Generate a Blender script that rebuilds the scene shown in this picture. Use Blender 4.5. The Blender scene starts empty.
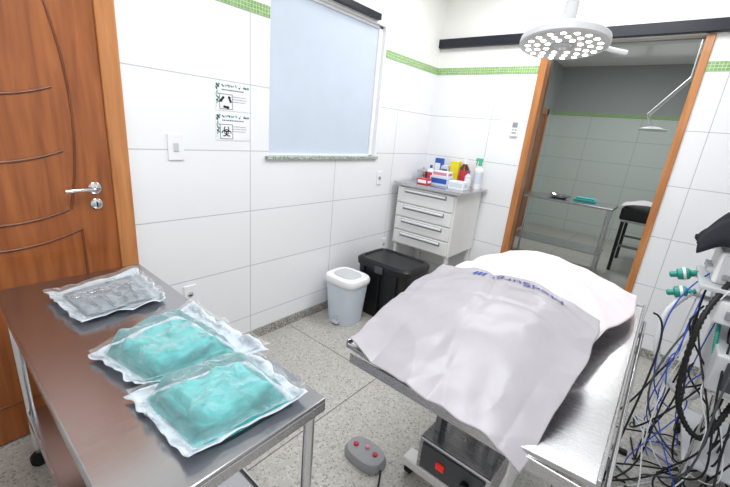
import bpy, bmesh, math, random
from mathutils import Vector, Matrix, noise
random.seed(7)
S=bpy.context.scene
COL=S.collection
try:
    S.view_settings.view_transform='Standard'
    S.view_settings.look='None'
except Exception: pass

# ------------------------------------------------------------ materials
def srgb(c):
    out=[]
    for v in c[:3]:
        v=v/255.0
        out.append(v/12.92 if v<=.04045 else ((v+.055)/1.055)**2.4)
    return (out[0],out[1],out[2],1)
def mat(name,c,rough=.5,metal=0,emit=None,es=0,trans=0,alpha=1,coat=0,spec=.5,bump=0,bscale=60,ior=1.45):
    m=bpy.data.materials.new(name); m.use_nodes=True
    nt=m.node_tree; b=nt.nodes['Principled BSDF']
    b.inputs['Base Color'].default_value=srgb(c)
    b.inputs['Roughness'].default_value=rough
    b.inputs['Metallic'].default_value=metal
    b.inputs['Specular IOR Level'].default_value=spec
    b.inputs['Transmission Weight'].default_value=trans
    b.inputs['Alpha'].default_value=alpha
    b.inputs['Coat Weight'].default_value=coat
    b.inputs['IOR'].default_value=ior
    if emit:
        b.inputs['Emission Color'].default_value=srgb(emit)
        b.inputs['Emission Strength'].default_value=es
    tc=nt.nodes.new('ShaderNodeNewGeometry'); n=nt.nodes.new('ShaderNodeTexNoise')
    n.inputs['Scale'].default_value=6
    nt.links.new(tc.outputs['Position'],n.inputs['Vector'])
    mx=nt.nodes.new('ShaderNodeMix'); mx.data_type='RGBA'
    s=srgb(c)
    mx.inputs[6].default_value=tuple(v*.94 for v in s[:3])+(1,)
    mx.inputs[7].default_value=tuple(min(1,v*1.04) for v in s[:3])+(1,)
    nt.links.new(n.outputs['Fac'],mx.inputs[0]); nt.links.new(mx.outputs[2],b.inputs['Base Color'])
    if bump:
        n2=nt.nodes.new('ShaderNodeTexNoise'); n2.inputs['Scale'].default_value=bscale; n2.inputs['Detail'].default_value=4
        nt.links.new(tc.outputs['Position'],n2.inputs['Vector'])
        bp=nt.nodes.new('ShaderNodeBump'); bp.inputs['Strength'].default_value=bump; bp.inputs['Distance'].default_value=.01
        nt.links.new(n2.outputs['Fac'],bp.inputs['Height']); nt.links.new(bp.outputs['Normal'],b.inputs['Normal'])
    return m
class NT:
    def __init__(s,m): s.nt=m.node_tree
    def n(s,t): return s.nt.nodes.new(t)
    def l(s,a,b): s.nt.links.new(a,b)
    def math(s,op,a,b=None,c=None):
        n=s.n('ShaderNodeMath'); n.operation=op
        for i,v in enumerate((a,b,c)):
            if v is None: continue
            if isinstance(v,(int,float)): n.inputs[i].default_value=v
            else: s.l(v,n.inputs[i])
        return n.outputs[0]
    def joint(s,coord,off,size,w):
        t=s.math('DIVIDE',s.math('SUBTRACT',coord,off),size)
        fr=s.math('FRACT',s.math('ADD',t,.5))
        d=s.math('MULTIPLY',s.math('ABSOLUTE',s.math('SUBTRACT',fr,.5)),size)
        return s.math('LESS_THAN',d,w)
def mixc(N,fac,a,b):
    mx=N.n('ShaderNodeMix'); mx.data_type='RGBA'
    if isinstance(fac,(int,float)): mx.inputs[0].default_value=fac
    else: N.l(fac,mx.inputs[0])
    for i,v in ((6,a),(7,b)):
        if isinstance(v,tuple): mx.inputs[i].default_value=v
        else: N.l(v,mx.inputs[i])
    return mx.outputs[2]
def tilemat(name,axis,off,tile=(240,241,243),paint=(242,241,236),grout=(186,190,194),zt=2.15):
    m=bpy.data.materials.new(name); m.use_nodes=True; N=NT(m); b=m.node_tree.nodes['Principled BSDF']
    g=N.n('ShaderNodeNewGeometry'); sp=N.n('ShaderNodeSeparateXYZ'); N.l(g.outputs['Position'],sp.inputs[0])
    j1=N.joint(sp.outputs[axis],off,.78,.0025); j2=N.joint(sp.outputs[2],zt,.39,.0025)
    j=N.math('MAXIMUM',j1,j2)
    col=mixc(N,j,srgb(tile),srgb(grout))
    up=N.math('GREATER_THAN',sp.outputs[2],zt+.005)
    col=mixc(N,up,col,srgb(paint))
    N.l(col,b.inputs['Base Color'])
    N.l(N.math('ADD',.16,N.math('MULTIPLY',up,.6)),b.inputs['Roughness'])
    n=N.n('ShaderNodeTexNoise'); n.inputs['Scale'].default_value=3; N.l(g.outputs['Position'],n.inputs['Vector'])
    bp=N.n('ShaderNodeBump'); bp.inputs['Strength'].default_value=.06; bp.inputs['Distance'].default_value=.02
    N.l(N.math('SUBTRACT',n.outputs['Fac'],N.math('MULTIPLY',j,.3)),bp.inputs['Height']); N.l(bp.outputs['Normal'],b.inputs['Normal'])
    return m
def mosaicmat(name,axis):
    m=bpy.data.materials.new(name); m.use_nodes=True; N=NT(m); b=m.node_tree.nodes['Principled BSDF']
    g=N.n('ShaderNodeNewGeometry'); sp=N.n('ShaderNodeSeparateXYZ'); N.l(g.outputs['Position'],sp.inputs[0])
    j=N.math('MAXIMUM',N.joint(sp.outputs[axis],0,.0205,.0013),N.joint(sp.outputs[2],2.15,.0205,.0013))
    v=N.n('ShaderNodeTexVoronoi'); v.inputs['Scale'].default_value=50; N.l(g.outputs['Position'],v.inputs['Vector'])
    c=mixc(N,v.outputs['Distance'],srgb((112,158,88)),srgb((158,194,128)))
    N.l(mixc(N,j,c,srgb((206,220,192))),b.inputs['Base Color']); b.inputs['Roughness'].default_value=.15
    return m
def woodmat(name,c1,c2,rough=.3,axis='Z'):
    m=bpy.data.materials.new(name); m.use_nodes=True; N=NT(m); b=m.node_tree.nodes['Principled BSDF']
    g=N.n('ShaderNodeNewGeometry'); mp=N.n('ShaderNodeMapping'); N.l(g.outputs['Position'],mp.inputs[0])
    mp.inputs['Scale'].default_value=(14,14,1.2) if axis=='Z' else (1.2,14,14)
    n=N.n('ShaderNodeTexNoise'); n.inputs['Scale'].default_value=2.2; n.inputs['Detail'].default_value=7; n.inputs['Distortion'].default_value=.6
    N.l(mp.outputs[0],n.inputs['Vector'])
    cr=N.n('ShaderNodeValToRGB'); cr.color_ramp.elements[0].color=srgb(c1); cr.color_ramp.elements[1].color=srgb(c2)
    cr.color_ramp.elements[0].position=.3; cr.color_ramp.elements[1].position=.7
    N.l(n.outputs['Fac'],cr.inputs[0]); N.l(cr.outputs[0],b.inputs['Base Color']); b.inputs['Roughness'].default_value=rough
    b.inputs['Coat Weight'].default_value=.15
    return m
def floormat():
    m=bpy.data.materials.new('granilite_floor'); m.use_nodes=True; N=NT(m); b=m.node_tree.nodes['Principled BSDF']
    g=N.n('ShaderNodeNewGeometry'); sp=N.n('ShaderNodeSeparateXYZ'); N.l(g.outputs['Position'],sp.inputs[0])
    base=srgb((184,181,174))
    v=N.n('ShaderNodeTexVoronoi'); v.inputs['Scale'].default_value=95; N.l(g.outputs['Position'],v.inputs['Vector'])
    cs=N.n('ShaderNodeSeparateColor'); N.l(v.outputs['Color'],cs.inputs[0])
    dark=N.math('MULTIPLY',N.math('GREATER_THAN',cs.outputs[0],.80),N.math('LESS_THAN',v.outputs['Distance'],.5))
    lite=N.math('LESS_THAN',cs.outputs[1],.35)
    c=mixc(N,N.math('MULTIPLY',lite,.5),base,srgb((214,211,205)))
    c=mixc(N,N.math('MULTIPLY',dark,.7),c,srgb((108,105,101)))
    n=N.n('ShaderNodeTexNoise'); n.inputs['Scale'].default_value=220; n.inputs['Detail'].default_value=3; N.l(g.outputs['Position'],n.inputs['Vector'])
    n2=N.n('ShaderNodeTexNoise'); n2.inputs['Scale'].default_value=1.7; N.l(g.outputs['Position'],n2.inputs['Vector'])
    c=mixc(N,N.math('MULTIPLY',N.math('GREATER_THAN',n.outputs['Fac'],.58),.45),c,srgb((124,120,114)))
    c=mixc(N,N.math('MULTIPLY',n2.outputs['Fac'],.3),c,srgb((154,151,145)))
    j=N.math('MAXIMUM',N.joint(sp.outputs[0],.93,1.1,.003),N.joint(sp.outputs[1],-.72,1.1,.003))
    c=mixc(N,j,c,srgb((90,87,83)))
    N.l(c,b.inputs['Base Color']); b.inputs['Roughness'].default_value=.33
    return m
def granite(name,c1,c2,rough=.3):
    m=bpy.data.materials.new(name); m.use_nodes=True; N=NT(m); b=m.node_tree.nodes['Principled BSDF']
    g=N.n('ShaderNodeNewGeometry'); n=N.n('ShaderNodeTexNoise'); n.inputs['Scale'].default_value=120; n.inputs['Detail'].default_value=4
    N.l(g.outputs['Position'],n.inputs['Vector'])
    cr=N.n('ShaderNodeValToRGB'); cr.color_ramp.elements[0].color=srgb(c1); cr.color_ramp.elements[1].color=srgb(c2)
    cr.color_ramp.elements[0].position=.42; cr.color_ramp.elements[1].position=.58
    N.l(n.outputs['Fac'],cr.inputs[0]); N.l(cr.outputs[0],b.inputs['Base Color']); b.inputs['Roughness'].default_value=rough
    return m
def steel(name,c=(200,200,203),rough=.25,scale=(2,60,60)):
    m=bpy.data.materials.new(name); m.use_nodes=True; N=NT(m); b=m.node_tree.nodes['Principled BSDF']
    b.inputs['Base Color'].default_value=srgb(c); b.inputs['Metallic'].default_value=1
    g=N.n('ShaderNodeNewGeometry'); mp=N.n('ShaderNodeMapping'); mp.inputs['Scale'].default_value=scale; N.l(g.outputs['Position'],mp.inputs[0])
    n=N.n('ShaderNodeTexNoise'); n.inputs['Scale'].default_value=4; n.inputs['Detail'].default_value=5; N.l(mp.outputs[0],n.inputs['Vector'])
    N.l(N.math('ADD',rough-.06,N.math('MULTIPLY',n.outputs['Fac'],.14)),b.inputs['Roughness'])
    return m
def filmmat(name,tint=(235,242,245),op=.22,rough=.12,bump=.7):
    m=bpy.data.materials.new(name); m.use_nodes=True; nt=m.node_tree; N=NT(m)
    for n in list(nt.nodes): nt.nodes.remove(n)
    o=N.n('ShaderNodeOutputMaterial'); t=N.n('ShaderNodeBsdfTransparent'); p=N.n('ShaderNodeBsdfPrincipled')
    p.inputs['Base Color'].default_value=srgb(tint); p.inputs['Roughness'].default_value=rough
    f=N.n('ShaderNodeFresnel'); f.inputs['IOR'].default_value=1.5
    if bump:
        ns=N.n('ShaderNodeTexNoise'); ns.inputs['Scale'].default_value=20; ns.inputs['Detail'].default_value=5; ns.inputs['Distortion'].default_value=1.2
        g=N.n('ShaderNodeNewGeometry'); N.l(g.outputs['Position'],ns.inputs['Vector'])
        bp=N.n('ShaderNodeBump'); bp.inputs['Strength'].default_value=bump; bp.inputs['Distance'].default_value=.02
        N.l(ns.outputs['Fac'],bp.inputs['Height']); N.l(bp.outputs['Normal'],p.inputs['Normal']); N.l(bp.outputs['Normal'],f.inputs['Normal'])
    mx=N.n('ShaderNodeMixShader'); N.l(N.math('ADD',op,N.math('MULTIPLY',f.outputs[0],.9)),mx.inputs[0])
    N.l(t.outputs[0],mx.inputs[1]); N.l(p.outputs[0],mx.inputs[2]); N.l(mx.outputs[0],o.inputs[0])
    return m

M=dict(
 tileL=tilemat('white_wall_tile_left',1,-1.39), tileB=tilemat('white_wall_tile_back',0,.64),
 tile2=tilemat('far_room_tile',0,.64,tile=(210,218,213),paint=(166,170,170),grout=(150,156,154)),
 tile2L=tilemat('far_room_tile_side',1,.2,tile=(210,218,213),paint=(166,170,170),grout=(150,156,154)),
 mosY=mosaicmat('green_mosaic_left',1), mosX=mosaicmat('green_mosaic_back',0),
 paint=mat('white_ceiling_paint',(242,242,240),.8), floor=floormat(), base=granite('granite_baseboard',(112,110,106),(186,182,175)),
 sill=granite('granite_sill',(105,120,108),(205,210,204)),
 door=woodmat('door_wood',(132,70,31),(168,98,48)), groove_shade=woodmat('door_groove_shade_wood',(100,50,22),(128,70,35)),  # same door wood; darker tone paints in the shade of the carved grooves
 frame=woodmat('frame_wood',(174,110,60),(202,138,84)),
 white=mat('white_plastic',(240,241,242),.35), whitem=mat('white_enamel',(238,238,236),.3), chrome=mat('chrome',(225,226,228),.12,1),
 steel=steel('brushed_steel'), dsteel=steel('table_steel',(184,184,188),.21,(60,2,60)), gsteel=mat('grey_metal',(130,132,135),.4,.8),
 black=mat('black_plastic',(22,23,26),.35), blackr=mat('black_rubber',(14,14,15),.55), navy=mat('dark_navy_rail',(24,26,38),.4),
 cover=mat('navy_cover_cloth',(20,22,32),.85,bump=.3,bscale=40),
 blind=mat('blue_window_blind',(192,201,214),.6,emit=(192,202,218),es=.14),  # weak emission stands in for daylight coming through the blind
 gray=mat('grey_plastic',(150,152,155),.45), lgray=mat('light_grey_plastic',(200,203,206),.45), dgray=mat('dark_grey_plastic',(70,72,76),.5),
 red=mat('red_lamp',(215,40,30),.3,emit=(220,40,30),es=.3), redb=mat('red_box',(196,56,66),.4), blue=mat('blue_label',(40,90,180),.4),
 skyb=mat('pale_blue_plastic',(210,219,230),.4), yellow=mat('yellow_plastic',(236,216,50),.4), brown=mat('amber_bottle',(96,44,24),.2),
 pink=mat('pink_label',(215,140,160),.5), purple=mat('purple_label',(120,90,160),.5), green=mat('green_label',(60,170,110),.4),
 teal=mat('teal_surgical_cloth',(88,194,194),.85,bump=.7,bscale=32), teald=mat('teal_valve',(40,150,135),.35), paper=mat('white_paper',(212,220,228),.6,bump=.3,bscale=25),
 silver=mat('silver_wrap',(168,176,186),.5,.2,bump=.6,bscale=22),
 film=filmmat('clear_film',op=.10,bump=1.0), drape=mat('grey_drape',(172,168,174),.36,bump=.3,bscale=13), sheet=mat('white_pad',(222,213,217),.7,bump=.15,bscale=20),
 mattress=mat('mattress_vinyl',(120,120,126),.5), ink=mat('blue_ink',(50,72,160),.6), inkd=mat('dark_ink',(60,74,78),.6), inkt=mat('teal_ink',(90,160,160),.6),
 led=mat('led_cell',(255,250,240),.3,emit=(255,250,238),es=8), lampring=mat('lamp_lens',(178,180,184),.25,emit=(255,250,240),es=.12), lampw=mat('lamp_shell_white',(220,221,222),.35),
 bluec=mat('blue_cable',(40,80,190),.4), whitec=mat('white_cable',(220,222,224),.4), pumpg=mat('spray_green',(80,190,150),.35),
 glass=filmmat('tinted_glass',(40,46,46),.06,.03,0),
)

# ------------------------------------------------------------ helpers
def root(name,loc=(0,0,0)):
    e=bpy.data.objects.new(name,None); e.empty_display_size=.1; e.location=loc; COL.objects.link(e); 
    bpy.context.view_layer.update(); return e
def add(name,me,m,par=None,smooth=False):
    o=bpy.data.objects.new(name,me); COL.objects.link(o)
    if m is not None:
        for x in (m if isinstance(m,(list,tuple)) else [m]): me.materials.append(x)
    if smooth:
        for p in me.polygons: p.use_smooth=True
    if par is not None:
        o.parent=par; o.matrix_parent_inverse=par.matrix_world.inverted()
    return o
def bevel(o,w,seg=2):
    b=o.modifiers.new('bevel','BEVEL'); b.width=w; b.segments=seg; b.limit_method='ANGLE'
    return o
def box(name,mn,mx,m,par=None,bv=0,top=None):
    bm=bmesh.new(); vs=[]
    cx,cy=(mn[0]+mx[0])/2,(mn[1]+mx[1])/2
    for z in (mn[2],mx[2]):
        for x,y in ((mn[0],mn[1]),(mx[0],mn[1]),(mx[0],mx[1]),(mn[0],mx[1])):
            if top and z==mx[2]: x=cx+(x-cx)*top[0]; y=cy+(y-cy)*top[1]
            vs.append(bm.verts.new((x,y,z)))
    for f in ((3,2,1,0),(4,5,6,7),(0,1,5,4),(1,2,6,5),(2,3,7,6),(3,0,4,7)): bm.faces.new([vs[i] for i in f])
    me=bpy.data.meshes.new(name); bm.to_mesh(me); bm.free()
    o=add(name,me,m,par)
    if bv: bevel(o,bv)
    return o
def boxes(name,lst,m,par=None,bv=0):
    bm=bmesh.new()
    for mn,mx in lst:
        vs=[bm.verts.new((x,y,z)) for z in (mn[2],mx[2]) for x,y in ((mn[0],mn[1]),(mx[0],mn[1]),(mx[0],mx[1]),(mn[0],mx[1]))]
        for f in ((3,2,1,0),(4,5,6,7),(0,1,5,4),(1,2,6,5),(2,3,7,6),(3,0,4,7)): bm.faces.new([vs[i] for i in f])
    me=bpy.data.meshes.new(name); bm.to_mesh(me); bm.free()
    o=add(name,me,m,par)
    if bv: bevel(o,bv)
    return o
def lathe(name,prof,origin,m,par=None,axis=(0,0,1),seg=32,sx=1,sy=1,caps=True):
    bm=bmesh.new(); rings=[]
    q=Vector((0,0,1)).rotation_difference(Vector(axis).normalized()).to_matrix()
    for r,h in prof:
        rings.append([bm.verts.new(Vector(origin)+q@Vector((r*sx*math.cos(2*math.pi*i/seg),r*sy*math.sin(2*math.pi*i/seg),h))) for i in range(seg)])
    for a,b in zip(rings,rings[1:]):
        for i in range(seg): bm.faces.new((a[i],a[(i+1)%seg],b[(i+1)%seg],b[i]))
    if caps:
        bm.faces.new(list(reversed(rings[0]))); bm.faces.new(rings[-1])
    bmesh.ops.recalc_face_normals(bm,faces=bm.faces)
    me=bpy.data.meshes.new(name); bm.to_mesh(me); bm.free()
    o=add(name,me,m,par,True)
    e=o.modifiers.new('es','EDGE_SPLIT'); e.split_angle=math.radians(40)
    return o
def cyl(name,a,b,r,m,par=None,r2=None,seg=20):
    a=Vector(a); b=Vector(b); L=(b-a).length
    return lathe(name,[(r,0),(r if r2 is None else r2,L)],a,m,par,(b-a),seg)
def tube(name,pts,r,m,par=None,cyc=False,smooth=True,res=6):
    cu=bpy.data.curves.new(name,'CURVE'); cu.dimensions='3D'; cu.bevel_depth=r; cu.bevel_resolution=3; cu.resolution_u=res
    sp=cu.splines.new('NURBS' if smooth else 'POLY'); sp.points.add(len(pts)-1)
    for p,c in zip(sp.points,pts): p.co=(c[0],c[1],c[2],1)
    if smooth: sp.order_u=min(4,len(pts)); sp.use_endpoint_u=not cyc
    sp.use_cyclic_u=cyc; cu.use_fill_caps=True
    tmp=bpy.data.objects.new(name,cu); COL.objects.link(tmp)
    bpy.context.view_layer.update()
    me=bpy.data.meshes.new_from_object(tmp.evaluated_get(bpy.context.evaluated_depsgraph_get()))
    bpy.data.objects.remove(tmp); me.materials.clear()
    return add(name,me,m,par,True)
def surf(name,fn,nu,nv,m,par=None,thick=0):
    vs=[fn(i/nu,j/nv) for j in range(nv+1) for i in range(nu+1)]
    fs=[(j*(nu+1)+i,j*(nu+1)+i+1,(j+1)*(nu+1)+i+1,(j+1)*(nu+1)+i) for j in range(nv) for i in range(nu)]
    me=bpy.data.meshes.new(name); me.from_pydata([tuple(v) for v in vs],[],fs); me.update()
    o=add(name,me,m,par,True)
    if thick:
        s=o.modifiers.new('sol','SOLIDIFY'); s.thickness=thick; s.offset=-1
    return o
def quad(name,pts,m,par=None):
    me=bpy.data.meshes.new(name); me.from_pydata([tuple(p) for p in pts],[],[tuple(range(len(pts)))]); me.update()
    return add(name,me,m,par)
def cubicpatch(C):
    def cr(p,t):
        n=len(p)-1; x=t*n; i=min(int(x),n-1); f=x-i
        g=lambda k: p[k] if 0<=k<=n else (2*p[0]-p[1] if k<0 else 2*p[n]-p[n-1])
        a,b,c,d=g(i-1),g(i),g(i+1),g(i+2)
        return .5*((2*b)+(c-a)*f+(2*a-5*b+4*c-d)*f*f+(3*b-a-3*c+d)*f**3)
    R=[[Vector(p) for p in row] for row in C]
    return lambda u,v: cr([cr(row,u) for row in R],v)
def N3(x,y,z=0,s=1): return noise.noise(Vector((x*s,y*s,z)))

# ------------------------------------------------------------ room shell
XR,YF,ZC=3.3,-4.7,3.0
box('floor',(-.15,YF-.1,-.1),(XR+.1,4.8,0),M['floor'])
box('ceiling',(-.15,YF-.1,ZC),(XR+.1,4.8,ZC+.1),M['paint'])
wy0,wy1,wz0,wz1=-2.03,-.90,1.34,2.37
boxes('wall_left',[((-.14,YF,0),(0,wy0,ZC)),((-.14,wy1,0),(0,.14,ZC)),((-.14,wy0,0),(0,wy1,wz0)),((-.14,wy0,wz1),(0,wy1,ZC))],M['tileL'])
dx0,dx1,dz1=1.04,2.02,2.38
boxes('wall_back',[((0,0,0),(dx0-.06,.14,ZC)),((dx1+.05,0,0),(XR,.14,ZC)),((dx0-.06,0,dz1),(dx1+.05,.14,ZC))],M['tileB'])
box('wall_right',(XR,YF,0),(XR+.1,4.7,ZC),M['tileL'])
box('wall_front',(-.14,YF-.1,0),(XR+.1,YF,ZC),M['tileB'])
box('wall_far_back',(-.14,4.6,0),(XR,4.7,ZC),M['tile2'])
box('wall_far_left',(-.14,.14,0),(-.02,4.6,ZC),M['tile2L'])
box('trim_mosaic_far',(-.02,4.592,2.15),(XR,4.6,2.212),M['mosX'])
box('trim_mosaic_far_left',(-.02,.14,2.15),(-.012,3.12,2.212),M['mosY'])
boxes('trim_mosaic_left',[((0,-2.875,2.15),(.004,wy0-.005,2.212)),((0,wy1+.02,2.15),(.004,0,2.212))],M['mosY'])
boxes('trim_mosaic_back',[((0.004,-.004,2.15),(.98,0,2.212)),((2.07,-.004,2.15),(XR,0,2.212))],M['mosX'])
boxes('baseboard_left',[((0,-2.875,0),(.012,0,.075))],M['base'])
boxes('baseboard_back',[((.012,-.012,0),(.98,0,.075)),((2.07,-.012,0),(XR,0,.075))],M['base'])

# window
w=root('window_1',(0,(wy0+wy1)/2,1.8))
box('blind_panel',(-.055,wy0,wz0),(-.045,wy1,wz1),M['blind'],w)
boxes('frame',[((-.045,wy0,wz0),(-.030,wy0+.014,wz1)),((-.045,wy1-.045,wz0),(-.030,wy1,wz1)),((-.045,wy0,wz0),(-.030,wy1,wz0+.012)),((-.045,wy0,wz1-.02),(-.030,wy1,wz1))],M['white'],w,.003)
boxes('white_jamb_lining',[((-.045,wy1-.006,wz0),(.006,wy1+.02,wz1))],M['white'],w,.002)
box('sill',(-.06,wy0-.03,wz0-.022),(.022,wy1+.03,wz0+.002),M['sill'],w,.003)
box('blind_track',(.002,-1.75,2.385),(.04,-1.02,2.43),M['navy'],w,.004)

# wood door in left wall
d=root('door_1',(0,-3.35,1.0))
box('leaf',(.002,-3.80,0.01),(.022,-2.955,2.12),M['door'],d,.003)
boxes('frame',[((0,-2.955,0),(.035,-2.875,2.2)),((0,-3.88,0),(.035,-3.80,2.2)),((0,-3.88,2.12),(.035,-2.875,2.2))],M['frame'],d,.006)
def arc(y0,z0,y1,z1,bul,n=14):
    out=[]
    for i in range(n+1):
        t=i/n; k=4*t*(1-t)*bul
        dy,dz=y1-y0,z1-z0; L=math.hypot(dy,dz)
        out.append((.022,y0+dy*t+dz/L*k,z0+dz*t-dy/L*k))
    return out
for i,(a,b_,c,e,k) in enumerate([(-3.15,2.05,-3.13,1.10,-.06),(-3.60,2.05,-3.62,1.10,.06),(-3.15,2.05,-3.60,2.05,.0),
      (-3.62,1.10,-3.13,1.10,.05),(-3.66,1.0,-3.10,1.0,.06),(-3.66,1.0,-3.66,.2,.0),(-3.10,1.0,-3.10,.2,.0),(-3.66,.2,-3.10,.2,.0),
      (-3.60,1.62,-3.14,1.62,.05),(-3.62,1.36,-3.13,1.36,.05)]):
    tube('groove_tube_%d'%i,arc(a,b_,c,e,k),.0055,M['groove_shade'],d,smooth=False)
lathe('handle_rose',[(.027,0),(.027,.008),(.02,.012)],(.022,-3.03,1.19),M['chrome'],d,(1,0,0))
tube('handle_lever',[(.025,-3.03,1.19),(.06,-3.03,1.19),(.068,-3.045,1.19),(.068,-3.09,1.192),(.066,-3.15,1.187)],.009,M['chrome'],d)
lathe('lock_escutcheon',[(.025,0),(.025,.008),(.018,.012)],(.022,-3.03,1.115),M['chrome'],d,(1,0,0))
box('lock_slot',(.0345,-3.033,1.103),(.036,-3.027,1.127),M['black'],d)

# doorway with rail and glass leaf
d2=root('door_2',(1.53,0,1.2))
boxes('frame',[((dx0-.06,-.012,0),(dx0,.15,dz1)),((dx1,-.012,0),(dx1+.05,.15,dz1))],M['frame'],d2,.004)
box('sliding_rail',(-.0,-.05,2.385),(XR,-.002,2.462),M['navy'],d2,.004)
box('glass_leaf',(dx0,.10,.0),(dx1,.108,dz1),M['glass'],d2)

# switch, outlets, control
def plate(name,y,z,h=.115,wd=.075,kind='switch'):
    r=root(name,(0,y,z))
    box('plate',(0,y-wd/2,z-h/2),(.009,y+wd/2,z+h/2),M['white'],r,.003)
    if kind=='switch':
        box('rocker',(.009,y-.013,z-.022),(.014,y+.013,z+.022),M['lgray'],r,.002)
    else:
        lathe('socket',[(.019,0),(.019,.002),(.014,.002),(.013,-.001)],(.009,y,z),M['lgray'],r,(1,0,0))
        for k in (-.007,0,.007): cyl('pin',(.0105,y+k,z),(.0118,y+k,z),.002,M['black'],r,seg=8)
plate('light_switch',-2.635,1.385,.14,.085)
plate('wall_outlet',-.80,1.145,.12,.075,'o')
plate('wall_outlet',-.62,.47,.12,.075,'o')
plate('wall_outlet',-2.60,.50,.12,.075,'o')
r=root('wall_controller',(.88,0,1.69))
box('holder',(.845,-.018,1.62),(.915,0,1.76),M['white'],r,.008)
box('screen',(.857,-.0195,1.70),(.903,-.0175,1.745),M['gray'],r)
boxes('buttons',[((.86,-.0205,1.675),(.875,-.018,1.685)),((.885,-.0205,1.675),(.9,-.018,1.685)),((.86,-.0205,1.65),(.9,-.018,1.66))],M['gray'],r)

# posters
def poster(name,zc,kind):
    y0,y1=-2.40,-2.175; z0,z1=zc-.074,zc+.074
    r=root(name,(0,(y0+y1)/2,zc))
    box('card',(0,y0,z0),(.003,y1,z1),M['white'],r)
    x=.0036
    random.seed(3)
    bits=[]
    for k in range(70):
        if random.random()<.5: yy=y0+random.uniform(.002,.018); zz=random.uniform(z0+.004,z1-.006)
        else: yy=random.uniform(y0+.004,y1-.012); zz=z1-random.uniform(.006,.018)
        s=random.uniform(.004,.009)
        bits.append(((.003,yy,zz-s/2),(x,yy+s,zz+s/2)))
    boxes('confetti_border',bits[::3],M['inkd'],r); boxes('confetti_border_teal',bits[1::3]+bits[2::3],M['inkt'],r)
    ln=[]
    yy=y0+.04
    for zz,L in ((zc+.036,.14),):
        t=yy
        while t<yy+L:
            s=random.uniform(.004,.010); ln.append(((.003,t,zz),(x,min(t+s,y1-.01),zz+.006))); t+=s+.003
    for zz in (zc+.004,zc-.010,zc-.024):
        t=y0+.11
        while t<y1-.03:
            s=random.uniform(.003,.009); ln.append(((.003,t,zz),(x,t+s,zz+.003))); t+=s+.003
    boxes('small_print',ln,M['inkd'],r)
    boxes('symbol_border',[((.003,y0+.025,zc+.014),(x,y0+.108,zc+.017)),((.003,y0+.025,zc-.067),(x,y0+.108,zc-.064)),((.003,y0+.025,zc-.067),(x,y0+.028,zc+.017)),((.003,y0+.105,zc-.067),(x,y0+.108,zc+.017))],M['inkd'],r)
    c=(y0+.0665,zc-.026)
    if kind=='recycle':
        for k in range(3):
            a0=math.radians(90+120*k)
            A=Vector((c[0]+.031*math.cos(a0+.45),c[1]+.031*math.sin(a0+.45)))
            B=Vector((c[0]+.031*math.cos(a0+1.35),c[1]+.031*math.sin(a0+1.35)))
            dr=(B-A).normalized(); nn=Vector((-dr.y,dr.x))
            pts=[A+nn*.0065,A-nn*.0065,B-nn*.0065,B-nn*.012,B+dr*.013,B+nn*.012,B+nn*.0065]
            quad('arrow_%d'%k,[(x+.0003,p.x,p.y) for p in pts],M['black'],r)
    else:
        def ring(nm,cy,cz,ro,ri,a0=0,a1=2*math.pi):
            n=24; vs=[];fs=[]
            for i in range(n+1):
                a=a0+(a1-a0)*i/n
                vs+= [(x+.0003,cy+ro*math.cos(a),cz+ro*math.sin(a)),(x+.0003,cy+ri*math.cos(a),cz+ri*math.sin(a))]
            for i in range(n): fs.append((2*i,2*i+1,2*i+3,2*i+2))
            me=bpy.data.meshes.new(nm); me.from_pydata(vs,[],fs); add(nm,me,M['black'],r)
        for k in range(3):
            a=math.radians(90+120*k)
            ring('lobe_%d'%k,c[0]+.017*math.cos(a),c[1]+.017*math.sin(a),.0175,.0115,a+.55,a+2*math.pi-.55)
        ring('centre_ring',c[0],c[1],.016,.0115)
poster('recycling_poster',1.672,'recycle')
poster('biohazard_poster',1.505,'bio')

# ------------------------------------------------------------ cabinet
c=root('drawer_cabinet',(.38,-.28,.8))
X0,X1,Y0,Y1,Z0,Z1=.06,.69,-.55,-.02,.50,1.10
box('body',(X0,Y0,Z0),(X1,Y1,Z1),M['whitem'],c,.006)
zs=[.515,.655,.79,.925,1.085]
for i in range(4):
    a,b_=zs[i],zs[i+1]-.012
    box('drawer_%d'%i,(X0+.015,Y0-.018,a),(X1-.015,Y0,b_),M['whitem'],c,.005)
    box('handle_recess_%d'%i,(X0+.09,Y0-.0195,b_-.052),(X1-.09,Y0-.018,b_-.012),M['gray'],c)
    box('handle_%d'%i,(X0+.10,Y0-.036,b_-.036),(X1-.10,Y0-.018,b_-.016),M['white'],c,.005)
boxes('tray_top',[((X0-.03,Y0-.04,Z1),(X1+.05,Y1+.01,Z1+.012)),((X0-.03,Y0-.045,Z1-.012),(X1+.05,Y0-.035,Z1+.02))],M['steel'],c,.003)
boxes('legs',[((x,y,.07),(x+.03,y+.03,Z0)) for x in (X0+.01,X1-.04) for y in (Y0+.02,Y1-.05)],M['whitem'],c)
for x in (X0+.025,X1-.025):
    for y in (Y0+.035,Y1-.035): cyl('caster',(x-.012,y,.035),(x+.012,y,.035),.035,M['blackr'],c)
T=Z1+.0125
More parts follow.
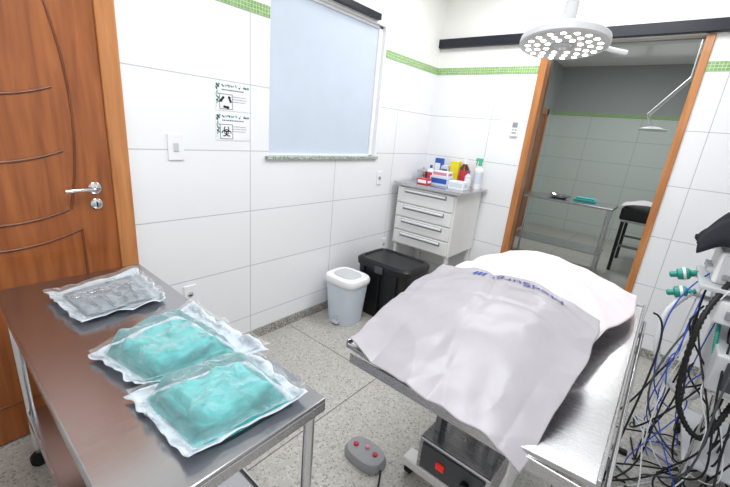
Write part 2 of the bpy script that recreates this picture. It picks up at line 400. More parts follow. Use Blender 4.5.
def bottle(name,x,y,r,h,m,capm,neck=.35,label=None,pump=False):
    q=root(name,(x,y,T))
    lathe('bottle_body',[(r*.92,0),(r,.008),(r,h*.68),(r*neck,h*.8),(r*neck,h*.86)],(x,y,T),m,q)
    lathe('cap',[(r*neck*1.15,h*.84),(r*neck*1.15,h),(r*neck*.8,h*1.01)],(x,y,T),capm,q)
    if label: lathe('label',[(r*1.01,h*.2),(r*1.01,h*.6)],(x,y,T),label,q,caps=False)
    if pump:
        box('trigger_head',(x-.045,y-.012,T+h),(x+.02,y+.012,T+h+.028),capm,q,.006)
        tube('trigger',[(x-.03,y,T+h),(x-.038,y,T+h-.02),(x-.034,y,T+h-.04)],.005,capm,q)
def carton(name,x,y,w_,dd,h,m,m2,z=T):
    q=root(name,(x,y,z))
    box('carton_body',(x-w_/2,y-dd/2,z),(x+w_/2,y+dd/2,z+h),m,q,.003)
    box('carton_label',(x-w_*.42,y-dd/2-.0012,z+h*.25),(x+w_*.42,y-dd/2,z+h*.8),m2,q)
    box('carton_side_label',(x+w_/2,y-dd*.35,z+h*.3),(x+w_/2+.0012,y+dd*.35,z+h*.7),m2,q)
lathe('steel_canister',[(.055,0),(.058,.005),(.058,.09),(.062,.092),(.062,.105),(.03,.12),(.012,.122),(.012,.135)],(.12,-.22,T),M['steel'])
carton('supply_carton',.225,-.10,.07,.07,.24,M['blue'],M['white'])
bottle('antiseptic_bottle',.215,-.24,.033,.17,M['white'],M['blue'],label=M['redb'])
carton('yellow_sharps_box',.41,-.09,.09,.08,.23,M['yellow'],M['yellow'])
carton('purple_carton',.32,-.12,.07,.07,.18,M['skyb'],M['purple'])
bottle('amber_bottle',.515,-.12,.045,.26,M['brown'],M['white'],neck=.5,label=M['redb'])
bottle('spray_bottle',.66,-.11,.042,.26,M['white'],M['pumpg'],pump=True,label=M['skyb'])
bottle('spray_bottle',.61,-.22,.03,.17,M['skyb'],M['purple'],label=M['white'])
carton('glove_box',.38,-.30,.20,.11,.085,M['skyb'],M['blue'])
carton('glove_box',.59,-.36,.15,.10,.075,M['white'],M['skyb'])
carton('gauze_carton',.27,-.43,.11,.09,.055,M['redb'],M['white'])
carton('mask_carton',.38,-.30,.17,.10,.05,M['white'],M['pink'],z=T+.0855)
# ------------------------------------------------------------ bins
q=root('pedal_bin',(.26,-1.40,0))
def rbox(name,cx,cy,prof,m,par,rc=.35,seg=40):
    bm=bmesh.new(); R=[]
    for hw,hd,z in prof:
        ring=[]
        for i in range(seg):
            a=2*math.pi*i/seg; ca,sa=math.cos(a),math.sin(a)
            ring.append(bm.verts.new((cx+hw*math.copysign(abs(ca)**rc,ca),cy+hd*math.copysign(abs(sa)**rc,sa),z)))
        R.append(ring)
    for a_,b_ in zip(R,R[1:]):
        for i in range(seg): bm.faces.new((a_[i],a_[(i+1)%seg],b_[(i+1)%seg],b_[i]))
    bm.faces.new(list(reversed(R[0]))); bm.faces.new(R[-1])
    bmesh.ops.recalc_face_normals(bm,faces=bm.faces)
    me=bpy.data.meshes.new(name); bm.to_mesh(me); bm.free()
    o=add(name,me,m,par,True); e=o.modifiers.new('es','EDGE_SPLIT'); e.split_angle=math.radians(35); return o
bx,by=.245,-1.41
rbox('bucket',bx,by,[(.125,.105,0.0),(.128,.108,.02),(.155,.135,.36)],M['skyb'],q,.55)
rbox('lid',bx,by,[(.162,.143,.355),(.168,.148,.365),(.168,.148,.395),(.16,.14,.41),(.14,.12,.418),(.135,.115,.412)],M['white'],q,.55)
rbox('lid_inset',bx,by,[(.11,.09,.411),(.105,.085,.422)],M['lgray'],q,.6)
box('pedal',(bx-.03,by-.14,.012),(bx+.04,by-.09,.03),M['lgray'],q,.005)
box('front_panel',(bx-.025,by-.113,.04),(bx+.035,by-.10,.13),M['lgray'],q,.004)
box('hinge',(bx-.07,by+.13,.35),(bx+.07,by+.152,.39),M['lgray'],q,.004)
q=root('black_storage_bin',(.42,-1.02,0))
kx,ky=.42,-1.02
rbox('tub',kx,ky,[(.235,.165,0),(.24,.17,.015),(.262,.185,.45)],M['black'],q,.28)
rbox('rim',kx,ky,[(.272,.195,.45),(.275,.198,.46),(.275,.198,.472)],M['black'],q,.28)
rbox('lid',kx,ky,[(.275,.198,.475),(.278,.20,.482),(.278,.20,.502),(.255,.18,.52),(.235,.16,.52),(.23,.155,.51)],M['black'],q,.28)
for x in (.25,.42,.59): box('rib',(x-.008,ky-.2,.05),(x+.008,ky-.17,.44),M['black'],q,.003)
box('latch',(.38,ky-.215,.43),(.46,ky-.20,.49),M['dgray'],q,.003)

# ------------------------------------------------------------ left instrument table
t=root('stainless_instrument_table',(.87,-3.2,0))
TX0,TX1,TY0,TY1,TZ=.22,1.52,-3.45,-2.94,.85
box('top',(TX0,TY0,TZ-.012),(TX1,TY1,TZ),M['dsteel'],t,.003)
boxes('apron',[((TX0,TY0,TZ-.045),(TX1,TY0+.008,TZ-.012)),((TX0,TY1-.008,TZ-.045),(TX1,TY1,TZ-.012)),((TX0,TY0,TZ-.045),(TX0+.008,TY1,TZ-.012)),((TX1-.008,TY0,TZ-.045),(TX1,TY1,TZ-.012))],M['steel'],t,.003)
for x in (TX0+.03,TX1-.03):
    for y in (TY0+.03,TY1-.03):
        cyl('leg',(x,y,.09),(x,y,TZ-.012),.016,M['chrome'],t)
        cyl('caster_fork',(x,y,.05),(x,y,.09),.012,M['gsteel'],t)
        cyl('caster_wheel',(x-.012,y,.036),(x+.012,y,.036),.036,M['blackr'],t)
box('lower_shelf',(TX0+.02,TY0+.02,.27),(TX1-.02,TY1-.02,.285),M['dsteel'],t,.003)
boxes('shelf_rim',[((TX0+.02,TY0+.014,.26),(TX1-.02,TY0+.02,.30)),((TX0+.02,TY1-.02,.26),(TX1-.02,TY1-.014,.30))],M['steel'],t)

def pack(name,P,hz,inner,sd,rng=(.1,.9,.1,.9),lump=.2):
    r=root(name,(P[0][0],P[0][1],TZ))
    P=[Vector(p) for p in P]
    u0,u1,v0,v1=rng
    def pl(u,v): return (P[0]*(1-u)+P[1]*u)*(1-v)+(P[3]*(1-u)+P[2]*u)*v
    def prof(u,v,e=.16):
        f=lambda t: min(1,max(0,min(t,1-t)/e))
        a,b=f(u),f(v); s=lambda x:x*x*(3-2*x)
        return s(a)*s(b)
    def back(u,v):
        p=pl(u,v); edge=1-prof(u,v,.12)
        n=N3(p.x,p.y,sd,9); n2=N3(p.x,p.y,sd+4,25)
        return (p.x+n*.012*edge,p.y+n2*.012*edge,TZ+.004+edge*(.006+.028*abs(n)+.006*(n2+.5))+.001*(n2+1))
    surf('paper_backing',back,44,44,M['paper'],r,.0012)
    def top(u,v):
        wob=.035*N3(u*2.3,v*2.3,sd,2.0); wob2=.035*N3(u*2.3+9,v*2.3,sd,2.0)
        uu,vv=u0+u*(u1-u0)+wob*(.5+abs(u-.5)),v0+v*(v1-v0)+wob2*(.5+abs(v-.5)); p=pl(uu,vv); e=prof(u,v,.17)
        n=N3(p.x,p.y,sd+8,6); n2=N3(p.x,p.y,sd+9,24)
        rid=abs(N3(p.x+p.y*.7,p.y*.4,sd+2,13)); rid2=abs(N3(p.x*.5-p.y*1.1,p.x*.6,sd+6,22))
        step=.14/(1+math.exp(-(v-.55-.07*math.sin(u*4+sd))*50))+.10/(1+math.exp(-(u-.3-.05*math.sin(v*5))*60))
        return (p.x+n*.010,p.y+n2*.004,TZ+.008+hz*e*(.78+lump*n+.10*n2-.34*rid-.24*rid2+step))
    if inner=='teal':
        surf('folded_cloth',top,100,100,M[inner],r)
        for k in range(2):
            def lay(u,v,k=k):
                d_=.012*(2-k)
                uu,vv=u0-d_+u*(u1-u0+2*d_),v0-d_+v*(v1-v0+2*d_); p=pl(uu,vv); e=prof(u,v,.05)
                return (p.x+.014*N3(p.x,p.y,sd+k,10),p.y+.014*N3(p.x,p.y,sd+3+k,10),TZ+.006+hz*(.18+.20*k)*e*(1+.4*N3(p.x,p.y,sd,14)))
            surf('cloth_layer_%d'%k,lay,60,60,M['teal'],r)
    else:
        def tray(u,v):
            p=pl(u0+u*(u1-u0),v0+v*(v1-v0)); e=prof(u,v,.08)
            return (p.x,p.y,TZ+.008+.010*(1-e)*(1 if e<1 else 0)+.003*N3(p.x,p.y,sd,20))
        surf('inner_tray_wrap',tray,50,50,M['silver'],r)
        for k,(a,b_,c_,d_) in enumerate(((.22,.25,.80,.30),(.20,.42,.82,.44),(.24,.58,.78,.60),(.22,.74,.80,.72))):
            A,B=pl(a,b_),pl(c_,d_); dr=(B-A).normalized(); nn=Vector((-dr.y,dr.x)); z=TZ+.019
            for s in (-1,1):
                m1=A+dr*.05+nn*.010*s; j=A+(B-A)*.62
                tube('forceps_arm',[(m1.x,m1.y,z),(j.x+nn.x*.002*s,j.y+nn.y*.002*s,z),(B.x-nn.x*.002*s,B.y-nn.y*.002*s,z)],.0028,M['chrome'],r,smooth=False)
                cc_=A+dr*.03+nn*.016*s
                tube('finger_ring',[(cc_.x+.014*math.cos(q_*math.pi/6),cc_.y+.014*math.sin(q_*math.pi/6),z) for q_ in range(12)],.0026,M['chrome'],r,cyc=True)
    def cover(u,v):
        p=pl(u,v); a=(u-u0+.06)/(u1-u0+.12); b=(v-v0+.06)/(v1-v0+.12)
        e=prof(a,b,.18) if 0<a<1 and 0<b<1 else 0
        n=N3(p.x,p.y,sd+8,6); n2=N3(p.x,p.y,sd+3,26); edge=1-prof(u,v,.1)
        nb=N3(p.x,p.y,sd,9); cr=abs(N3(p.x*1.1+p.y*.5,p.y,sd+1,17))
        return (p.x+nb*.012*edge,p.y+n2*.012*edge,TZ+.018+edge*(.010+.028*abs(nb))+hz*1.05*e*(.95+.15*n)+.006*n2-.016*cr*e+.004*e)
    surf('clear_film_cover',cover,90,90,M['film'],r)
    return r
pack('silver_instrument_pack',[(.40,-3.33),(.71,-3.30),(.70,-3.01),(.34,-2.99)],.016,'silver',1.3,(.13,.87,.13,.87))
pack('teal_drape_pack',[(.92,-3.33),(1.18,-3.28),(1.25,-2.93),(.82,-2.97)],.060,'teal',5.1,(.09,.91,.11,.76))
pack('teal_drape_pack',[(1.17,-3.32),(1.465,-3.30),(1.50,-2.985),(1.23,-2.98)],.064,'teal',9.7,(.13,.91,.12,.85))

# ------------------------------------------------------------ surgical table
t=root('surgical_table',(1.75,-2.05,0))
LX,RX,NY,FY=1.38,2.15,-2.70,-1.36
def panel(nm,xa,za,xb,zb):
    bm=bmesh.new(); th=.018
    pts=[(xa,za),(xb,zb),(xb,zb-th),(xa,za-th)]
    A=[bm.verts.new((x,NY,z)) for x,z in pts]; B=[bm.verts.new((x,FY,z)) for x,z in pts]
    bm.faces.new(A); bm.faces.new(list(reversed(B)))
    for i in range(4): bm.faces.new((A[(i+1)%4],A[i],B[i],B[(i+1)%4]))
    bmesh.ops.recalc_face_normals(bm,faces=bm.faces)
    me=bpy.data.meshes.new(nm); bm.to_mesh(me); bm.free(); o=add(nm,me,M['steel'],t); bevel(o,.003)
panel('left_panel',LX,.855,1.755,.825); panel('right_panel',1.775,.825,RX,.855)
boxes('edge_rims',[((LX-.006,NY,.835),(LX+.004,FY,.868)),((RX-.004,NY,.835),(RX+.006,FY,.868)),((LX,FY-.004,.81),(RX,FY+.006,.86)),((LX+.02,NY-.006,.79),(RX-.02,NY,.828))],M['steel'],t,.003)
tube('side_rail',[(RX+.022,NY+.06,.80),(RX+.022,FY-.06,.80)],.007,M['chrome'],t,smooth=False)
tube('side_rail_l',[(LX-.022,NY+.06,.80),(LX-.022,FY-.06,.80)],.007,M['chrome'],t,smooth=False)
boxes('under_frame',[((1.5,NY+.05,.76),(1.54,FY-.05,.81)),((1.98,NY+.05,.76),(2.02,FY-.05,.81)),((1.5,NY+.05,.75),(2.02,NY+.10,.79)),((1.5,-2.0,.75),(2.02,-1.95,.79))],M['gsteel'],t,.004)
boxes('rail_brackets',[((LX-.03,y,.785),(1.5,y+.03,.80)) for y in (-2.55,-1.6)]+[((2.02,y,.785),(RX+.03,y+.03,.80)) for y in (-2.55,-1.6)],M['gsteel'],t)
box('column_upper',(1.67,-2.2,.40),(1.86,-1.9,.76),M['whitem'],t,.01)
box('column_lower',(1.63,-2.25,.10),(1.90,-1.85,.44),M['whitem'],t,.012)
boxes('base_feet',[((1.45,-2.30,.05),(2.08,-2.22,.10)),((1.45,-1.66,.05),(2.08,-1.58,.10)),((1.70,-2.3,.05),(1.83,-1.6,.11))],M['whitem'],t,.01)
for x in (1.48,2.05):
    for y in (-2.26,-1.62): cyl('caster',(x-.014,y,.04),(x+.014,y,.04),.04,M['blackr'],t)
for s in (-1,1):
    tube('tilt_strut_%d'%s,[(1.765+s*.07,-2.56,.77),(1.765+s*.05,-2.40,.62),(1.765+s*.04,-2.2,.50)],.011,M['chrome'],t,smooth=False)
bx0=1.67
box('control_box',(bx0,-2.62,.47),(bx0+.25,-2.42,.60),M['steel'],t,.005)
box('control_panel',(bx0+.015,-2.626,.485),(bx0+.235,-2.62,.585),M['dgray'],t,.002)
box('red_rocker',(bx0+.075,-2.634,.525),(bx0+.105,-2.626,.55),M['red'],t,.003)
cyl('knob',(bx0+.18,-2.626,.535),(bx0+.18,-2.645,.535),.014,M['black'],t)
for i in range(3): cyl('screw_%d'%i,(bx0+.03+.09*i,-2.52,.60),(bx0+.03+.09*i,-2.52,.606),.007,M['chrome'],t,seg=10)
boxes('box_brackets',[((bx0+.02,-2.56,.59),(bx0+.04,-2.5,.78)),((bx0+.21,-2.56,.59),(bx0+.23,-2.5,.78))],M['gsteel'],t)
cyl('tilt_shaft',(1.44,-2.50,.71),(1.98,-2.50,.71),.02,M['chrome'],t)
box('gear_housing',(1.50,-2.56,.66),(1.58,-2.42,.76),M['black'],t,.01)
lathe('gear',[(.05,-.012),(.055,-.01),(.055,.01),(.05,.012)],(1.61,-2.50,.71),M['gsteel'],t,(1,0,0))
lathe('hand_knob',[(.02,0),(.03,.005),(.03,.03),(.02,.036)],(1.44,-2.50,.71),M['black'],t,(-1,0,0))
box('mattress',(1.48,-2.50,.85),(1.98,-1.50,.895),M['mattress'],t,.02)
GC=[[(1.395,-2.71,.875),(1.58,-2.74,.862),(1.80,-2.74,.85),(2.00,-2.745,.80)],
    [(1.36,-2.45,.92),(1.57,-2.47,.978),(1.82,-2.48,.988),(2.03,-2.52,.92)],
    [(1.33,-2.20,.94),(1.55,-2.20,1.008),(1.82,-2.22,1.028),(2.045,-2.27,.962)],
    [(1.32,-1.93,.95),(1.52,-1.95,.997),(1.78,-1.99,1.022),(2.03,-2.04,.975)]]
gp=cubicpatch(GC)
def drapeZ(u,v):
    p=gp(u,v)
    w_=.007*N3(u*3,v*5,2.2,2)+.012*N3(u*2.2,v*1.6,7.7,1.6)
    rd=-.016*abs(N3(u*1.4+v*.5,v*.8,4.4,3))-.009*abs(N3(u*.8-v*.9,u*.3+v*.6,8.1,6))+.009
    fr=max(0,1-v*2.2)
    fold=.010*fr*(abs(math.sin(u*9.5+1.2+.9*N3(u*3,v*2,1,1)))**.7-.5)
    cre=-.010*math.exp(-((u-.42-.08*math.sin(v*3))/.03)**2)*(.4+.6*v) -.007*math.exp(-((v-.52-.1*u)/.025)**2)
    hem=.008*math.sin(u*15+1)*max(0,1-v*5)
    return Vector((p.x+.010*N3(v*4,0,3,1.6),p.y+.010*N3(u*5,1,5,1.4),p.z+w_+cre+hem+rd+fold))
r=root('grey_surgical_drape',(1.7,-2.3,.95))
surf('drape_cloth',drapeZ,150,160,M['drape'],r,.004)
WC=[[(1.37,-2.12,.905),(1.57,-2.12,.955),(1.83,-2.14,.965),(2.03,-2.16,.915)],
    [(1.35,-1.90,.935),(1.57,-1.90,.980),(1.83,-1.93,.990),(2.06,-1.95,.925)],
    [(1.38,-1.66,.95),(1.60,-1.66,1.0),(1.86,-1.66,.995),(2.12,-1.66,.91)],
    [(1.48,-1.43,.975),(1.66,-1.40,1.01),(1.88,-1.39,.975),(2.11,-1.40,.92)]]
wp=cubicpatch(WC)
def padZ(u,v):
    p=wp(u,v); return Vector((p.x+.008*N3(v*4,2,1,1),p.y+.010*N3(u*4,3,1,1),p.z+.012*N3(u*3,v*3,4,1.5)-.01*math.exp(-((v-.62-.2*u)/.04)**2)-.012*abs(N3(u*1.2+v,v*.7,2,4))))
surf('white_absorbent_sheet',padZ,90,90,M['sheet'],root('absorbent_pad_sheet',(1.75,-1.7,.95)),.005)
fc=bpy.data.curves.new('drape_text','FONT'); fc.body='MedSurgi'; fc.size=.085; fc.resolution_u=3
to=bpy.data.objects.new('drape_text',fc); COL.objects.link(to); bpy.context.view_layer.update()
me=bpy.data.meshes.new_from_object(to.evaluated_get(bpy.context.evaluated_depsgraph_get())); bpy.data.objects.remove(to)
bm=bmesh.new(); bm.from_mesh(me)
bmesh.ops.subdivide_edges(bm,edges=bm.edges,cuts=1)
mxx=max(v.co.x for v in bm.verts)
for v in bm.verts:
    tx=v.co.x/mxx; ty=v.co.y/.085
    p=drapeZ(.82-tx*.38,.94-.12*ty)
    v.co=(p.x,p.y,p.z+.0035)
bm.to_mesh(me); bm.free(); me.materials.clear(); add('printed_text',me,M['ink'],r)
for k in range(3):
    a=drapeZ(.405-.028*k,.93); b_=drapeZ(.392-.028*k,.85)
    quad('printed_mark_%d'%k,[(a.x,a.y,a.z+.004),(a.x-.012,a.y,a.z+.004),(b_.x-.012,b_.y,b_.z+.004),(b_.x,b_.y,b_.z+.004)],M['ink'],r)

# ------------------------------------------------------------ foot pedal
q=root('foot_pedal',(1.28,-2.36,0))
rbox('pedal_body',1.275,-2.36,[(.11,.075,0),(.112,.077,.02),(.10,.066,.045),(.08,.05,.052)],M['gray'],q,.8)
for k,(x,y) in enumerate(((1.22,-2.37),(1.275,-2.345),(1.33,-2.355))):
    lathe('button_%d'%k,[(.013,.0),(.013,.012),(.009,.016)],(x,y,.048),M['redb'] if k!=1 else M['pink'],q,seg=16)
tube('pedal_cable',[(1.387,-2.38,.02),(1.43,-2.44,.01),(1.46,-2.55,.008),(1.56,-2.62,.008),(1.66,-2.55,.01),(1.72,-2.4,.06),(1.75,-2.26,.12)],.0045,M['blackr'],t)

# ------------------------------------------------------------ surgical lamp
lx,ly,lz=1.541,-1.504,2.03
ax=Vector((.05,-.13,-1)).normalized()
q=root('surgical_ring_lamp',(lx,ly,lz))
lathe('lamp_shell',[(.188,.004),(.194,.0),(.195,-.012),(.192,-.028),(.17,-.045),(.12,-.058),(.06,-.07),(.035,-.09),(.03,-.12)],(lx,ly,lz),M['lampw'],q,ax,48)
lathe('lens',[(.183,.004),(.178,.007),(.06,.007),(.055,.004)],(lx,ly,lz),M['lampring'],q,ax,48)
rot=Vector((0,0,1)).rotation_difference(ax).to_matrix()
for ring_r,cnt in ((.155,18),(.115,13),(.075,8)):
    for i in range(cnt):
        a=2*math.pi*i/cnt; p=Vector((lx,ly,lz))+rot@Vector((ring_r*math.cos(a),ring_r*math.sin(a),.0072))
        lathe('led_cell',[(.0125,0),(.0115,.0012)],p,M['led'],q,ax,14)
lathe('centre_handle',[(.04,.004),(.036,.010),(.016,.014),(.014,.022),(.010,.026)],(lx,ly,lz),M['lgray'],q,ax,24)
hp=Vector((lx,ly,lz))-ax*.09
cyl('stem',hp,(lx,ly,lz+.18),.03,M['lampw'],q)
cyl('ceiling_pole',(lx,ly,lz+.17),(lx,ly,ZC-.0),.024,M['lampw'],q)
lathe('ceiling_flange',[(.09,0),(.09,-.03),(.05,-.05)],(lx,ly,ZC),M['white'],q)
tube('side_handle',[(lx+.14,ly+.10,lz+.005),(lx+.19,ly+.13,lz-.005),(lx+.24,ly+.165,lz-.012)],.011,M['white'],q)

# ------------------------------------------------------------ anaesthesia trolley
q=root('anesthesia_trolley',(2.7,-1.15,0))
ax0,ax1,ay0,ay1=2.50,2.98,-1.40,-.88
for x in (ax0,ax1):
    for y in (ay0,ay1):
        cyl('post',(x,y,.07),(x,y,1.02),.012,M['chrome'],q)
        cyl('caster',(x-.014,y,.036),(x+.014,y,.036),.036,M['blackr'],q); cyl('fork',(x,y,.036),(x,y,.08),.010,M['gsteel'],q)
for k,z in enumerate((.16,.56,.84)): box('shelf_%d'%k,(ax0-.02,ay0-.01,z),(ax1+.02,ay1+.01,z+.018),M['lgray'],q,.004)
box('top_shelf',(2.32,ay0+.10,1.0),(ax1+.02,ay1+.02,1.02),M['lgray'],q,.004)
box('ventilator_box',(2.45,-1.42,.578),(2.92,-.95,.76),M['lgray'],q,.01)
box('ventilator_panel',(2.49,-1.426,.60),(2.90,-1.42,.74),M['dgray'],q,.003)
boxes('ventilator_label',[((2.55,-1.429,.66),(2.70,-1.426,.72))],M['white'],q)
for i in range(3): cyl('dial_%d'%i,(2.74+.06*i,-1.426,.69),(2.74+.06*i,-1.45,.69),.018,M['black'],q)
box('vaporiser_box',(2.40,-1.30,.858),(2.80,-1.0,.97),M['white'],q,.01)
boxes('vaporiser_knobs',[((2.44+.08*i,-1.32,.89),(2.48+.08*i,-1.30,.93)) for i in range(3)],M['gray'],q,.005)
box('monitor_body',(2.36,-1.22,1.02),(2.70,-.93,1.18),M['white'],q,.015)
box('monitor_face',(2.375,-1.227,1.035),(2.60,-1.22,1.165),M['lgray'],q,.005)
boxes('monitor_ports',[((2.39+.045*i,-1.235,1.05),(2.415+.045*i,-1.226,1.075)) for i in range(4)],M['gray'],q,.003)
for i in range(3): cyl('side_knob_%d'%i,(2.36,-1.16+.08*i,1.07),(2.335,-1.16+.08*i,1.07),.016,M['lgray'],q)
def bagfn(u,v):
    x=2.27+.50*u; y=-1.26+.40*v
    e=min(1,4*u*(1-u)*1.8)*min(1,4*v*(1-v)*1.8)
    droop=-.06*max(0,1-u*4)-.03*max(0,1-v*6)
    return (x+.015*N3(v*5,0,1,1),y+.01*N3(u*6,0,2,1),1.245+.09*e**.6+.07*u*e+droop+.04*N3(u*4,v*4,3,1)-.02*abs(N3(u*6,v*6,1,1)))
surf('black_cover_cloth',bagfn,50,50,M['cover'],q,.006)
for k,(x,y,z) in enumerate(((2.27,-1.03,.99),(2.28,-1.09,.905))):
    lathe('valve_%d'%k,[(.010,-.06),(.016,-.055),(.016,-.03),(.03,-.025),(.032,.0),(.03,.02),(.017,.03),(.017,.055),(.012,.06)],(x,y,z),M['teald'],q,(1,.1,.35),24)
    lathe('valve_cap_%d'%k,[(.033,-.004),(.033,.008)],(x,y,z),M['white'],q,(1,.1,.35),24)
    tube('valve_arm_%d'%k,[(x+.04,y,z+.01),(x+.12,y+.02,z-.005),(x+.2,y+.05,z-.02)],.012,M['lgray'],q)
def hose(nm,pts,rad,m,par):
    cu=[Vector(p) for p in pts]; n=90; P=[]
    for i in range(n+1):
        t_=i/n*(len(cu)-1); k=min(int(t_),len(cu)-2); f=t_-k
        g=lambda j: cu[max(0,min(len(cu)-1,j))]
        a,b,c_,d_=g(k-1),g(k),g(k+1),g(k+2)
        P.append(.5*((2*b)+(c_-a)*f+(2*a-5*b+4*c_-d_)*f*f+(3*b-a-3*c_+d_)*f**3))
    bm=bmesh.new(); R=[]; sg=12; up=Vector((.3,.2,1)).normalized()
    for i,p in enumerate(P):
        tg=(P[min(i+1,n)]-P[max(i-1,0)]).normalized(); s=tg.cross(up).normalized(); w2=s.cross(tg)
        rr=rad*(1+.16*(1 if i%2 else -1))
        R.append([bm.verts.new(p+rr*(s*math.cos(2*math.pi*j/sg)+w2*math.sin(2*math.pi*j/sg))) for j in range(sg)])
    for a,b in zip(R,R[1:]):
        for j in range(sg): bm.faces.new((a[j],a[(j+1)%sg],b[(j+1)%sg],b[j]))
    me=bpy.data.meshes.new(nm); bm.to_mesh(me); bm.free(); add(nm,me,m,par,True)
hose('white_hose',[(2.33,-1.08,.93),(2.25,-1.15,.78),(2.28,-1.22,.55),(2.42,-1.25,.42),(2.5,-1.2,.5),(2.52,-1.15,.62)],.015,M['whitec'],q)
hose('teal_hose',[(2.40,-1.05,.98),(2.44,-1.2,.86),(2.46,-1.3,.70),(2.52,-1.3,.60)],.009,M['teald'],q)
hose('black_hose',[(2.42,-1.25,1.05),(2.36,-1.38,.85),(2.38,-1.45,.5),(2.5,-1.45,.35),(2.58,-1.3,.5)],.012,M['blackr'],q)
cb=q
random.seed(21)
mats=[M['blackr']]*6+[M['bluec'],M['dgray'],M['whitec']]
for i in range(24):
    x0=random.uniform(2.34,2.62); y0=random.uniform(-1.35,-.95); z0=random.choice([.6,.6,.86,1.04])
    xm=random.uniform(2.24,2.6); ym=random.uniform(-1.55,-1.1)
    xe=random.uniform(2.15,2.75); ye=random.uniform(-1.75,-.9)
    pts=[(x0,y0,z0),(x0-.05,y0-.06,z0-.04),(xm,ym,z0*.6+random.uniform(-.1,.1)),(xm+random.uniform(-.16,.16),ym+random.uniform(-.1,.1),random.uniform(.12,.35)),
         (xe,ye,.03),(xe+random.uniform(-.25,.2),ye+random.uniform(-.2,.2),.008),(xe+random.uniform(-.2,.25),ye+random.uniform(-.2,.15),.008)]
    if random.random()<.5: pts+=[(2.6,-1.2,.12),(2.65,-1.15,.3)]
    m=random.choice(mats); tube('cable_%d'%i,pts,.003 if m in (M['bluec'],M['whitec']) else .0045,m,cb,res=5)
tube('table_cable',[(2.19,-1.45,.87),(2.24,-1.42,.86),(2.26,-1.5,.7),(2.22,-1.7,.4),(2.19,-1.95,.08),(2.19,-2.1,.01),(2.2,-2.3,.008)],.0045,M['blackr'],cb)
tube('table_cable_blue',[(2.36,-1.1,1.04),(2.24,-1.2,.9),(2.26,-1.3,.6),(2.3,-1.25,.35),(2.4,-1.2,.3)],.0035,M['bluec'],cb)
for k,(x,y) in enumerate(((2.30,-1.62),(2.42,-1.70),(2.22,-1.35))): box('plug_%d'%k,(x,y,.0),(x+.07,y+.03,.025),M['blackr'],cb,.006)

# ------------------------------------------------------------ far room furniture
q=root('prep_table',(1.1,2.1,0))
box('top',(.45,1.85,.87),(1.62,2.35,.90),M['steel'],q,.004)
for x in (.5,1.57):
    for y in (1.9,2.3): cyl('leg',(x,y,0),(x,y,.87),.016,M['chrome'],q)
box('shelf',(.47,1.87,.28),(1.60,2.33,.295),M['steel'],q)
lathe('kidney_dish',[(.06,0),(.10,.03),(.105,.05),(.098,.05),(.06,.01)],(.95,2.05,.9),M['chrome'],None,sx=1.4)
q=root('folded_teal_cloth',(1.25,2.1,.9)); box('cloth',(1.12,2.1,.9),(1.38,2.28,.93),M['teal'],q,.01); box('cloth_top',(1.14,2.12,.93),(1.36,2.26,.95),M['teal'],q,.008)
q=root('padded_exam_table',(1.95,2.6,0))
box('cushion',(1.66,2.38,.72),(2.4,3.3,.88),M['black'],q,.02)
box('top_rail',(1.68,2.40,.69),(2.38,3.28,.72),M['steel'],q,.004)
boxes('cross_braces',[((1.70,2.42,.35),(2.36,2.45,.38)),((1.70,3.22,.35),(2.36,3.25,.38))],M['gsteel'],q)
for x in (1.71,2.34):
    for y in (2.43,3.24): cyl('leg',(x,y,.0),(x,y,.70),.022,M['black'],q)
def wc(u,v): return (1.64+.55*u,2.36+.6*v,.905+.05*math.sin(u*3.1)+.012*N3(u*4,v*4,1,1))
surf('white_sheet',wc,20,20,M['sheet'],q,.004)
q=root('exam_lamp',(1.77,2.2,1.85))
tube('arm_upper',[(1.96,2.2,2.44),(1.66,2.2,2.03)],.022,M['white'],q,smooth=False)
tube('arm_lower',[(1.66,2.2,2.03),(1.72,2.2,1.9)],.016,M['white'],q,smooth=False)
cyl('pole',(1.96,2.2,2.42),(1.96,2.2,ZC),.02,M['white'],q)
lathe('head',[(.14,0),(.14,.02),(.05,.05)],(1.74,2.2,1.85),M['white'],q)
q=root('door_3',(-.02,3.6,1.1))
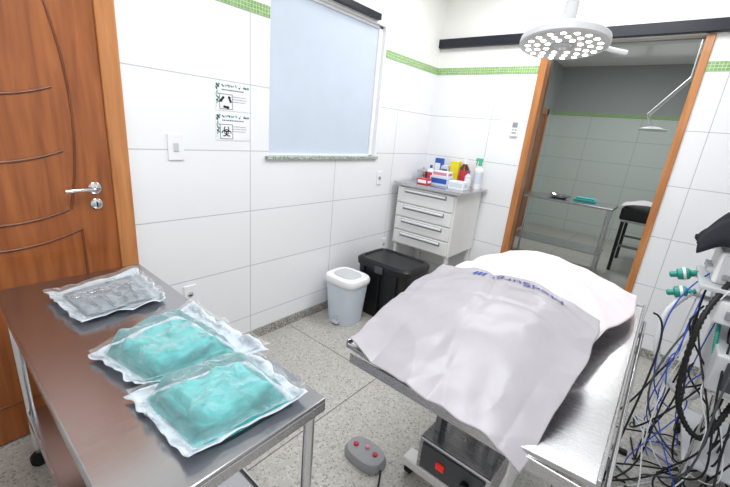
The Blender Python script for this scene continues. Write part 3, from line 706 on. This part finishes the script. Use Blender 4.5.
box('leaf',(-.02,3.2,0),(.01,4.0,2.1),M['door'],q); boxes('frame',[((-.02,3.12,0),(.03,3.2,2.2)),((-.02,4.0,0),(.03,4.08,2.2)),((-.02,3.12,2.1),(.03,4.08,2.2))],M['frame'],q)

# ------------------------------------------------------------ lights
def area(name,loc,sx,sy,p,c=(1,1,1),rot=(0,0,0)):
    l=bpy.data.lights.new(name,'AREA'); l.shape='RECTANGLE'; l.size=sx; l.size_y=sy; l.energy=p; l.color=c
    o=bpy.data.objects.new(name,l); o.location=loc; o.rotation_euler=rot; COL.objects.link(o); return o
area('ceiling_panel_light',(1.3,-.95,2.96),1.4,.8,40,(.96,.98,1))
area('ceiling_panel_light.001',(1.6,-3.1,2.96),1.4,.8,47,(.96,.98,1))
area('added_far_room_light',(1.4,2.6,2.96),.6,.6,42,(.95,1,1))  # unseen light added to brighten the far room
sp=bpy.data.lights.new('ring_lamp_spot','SPOT'); sp.energy=3.5; sp.spot_size=math.radians(100); sp.spot_blend=1; sp.shadow_soft_size=.18
so=bpy.data.objects.new('ring_lamp_spot',sp); so.location=Vector((lx,ly,lz))+ax*.08; so.rotation_euler=ax.to_track_quat('-Z','Y').to_euler(); COL.objects.link(so)
wd=bpy.data.worlds.new('world'); S.world=wd; wd.use_nodes=True
wd.node_tree.nodes['Background'].inputs[0].default_value=(.8,.87,1,1); wd.node_tree.nodes['Background'].inputs[1].default_value=.5

# ------------------------------------------------------------ camera
yaw,pitch,roll,F=-.6702,.3003,.0946,371.46
f=Vector((math.sin(yaw)*math.cos(pitch),math.cos(yaw)*math.cos(pitch),-math.sin(pitch)))
rr=Vector((math.cos(yaw),-math.sin(yaw),0)); uu=rr.cross(f)
cc,ss=math.cos(roll),math.sin(roll); r2=cc*rr+ss*uu; u2=-ss*rr+cc*uu
cam=bpy.data.cameras.new('camera'); cam.sensor_width=36; cam.lens=F/730*36; cam.clip_start=.02
co=bpy.data.objects.new('camera',cam); COL.objects.link(co)
mw=Matrix.Identity(4)
for i in range(3): mw[i][0]=r2[i]; mw[i][1]=u2[i]; mw[i][2]=-f[i]
mw[0][3],mw[1][3],mw[2][3]=2.1071,-3.5717,1.575
co.matrix_world=mw
S.camera=co
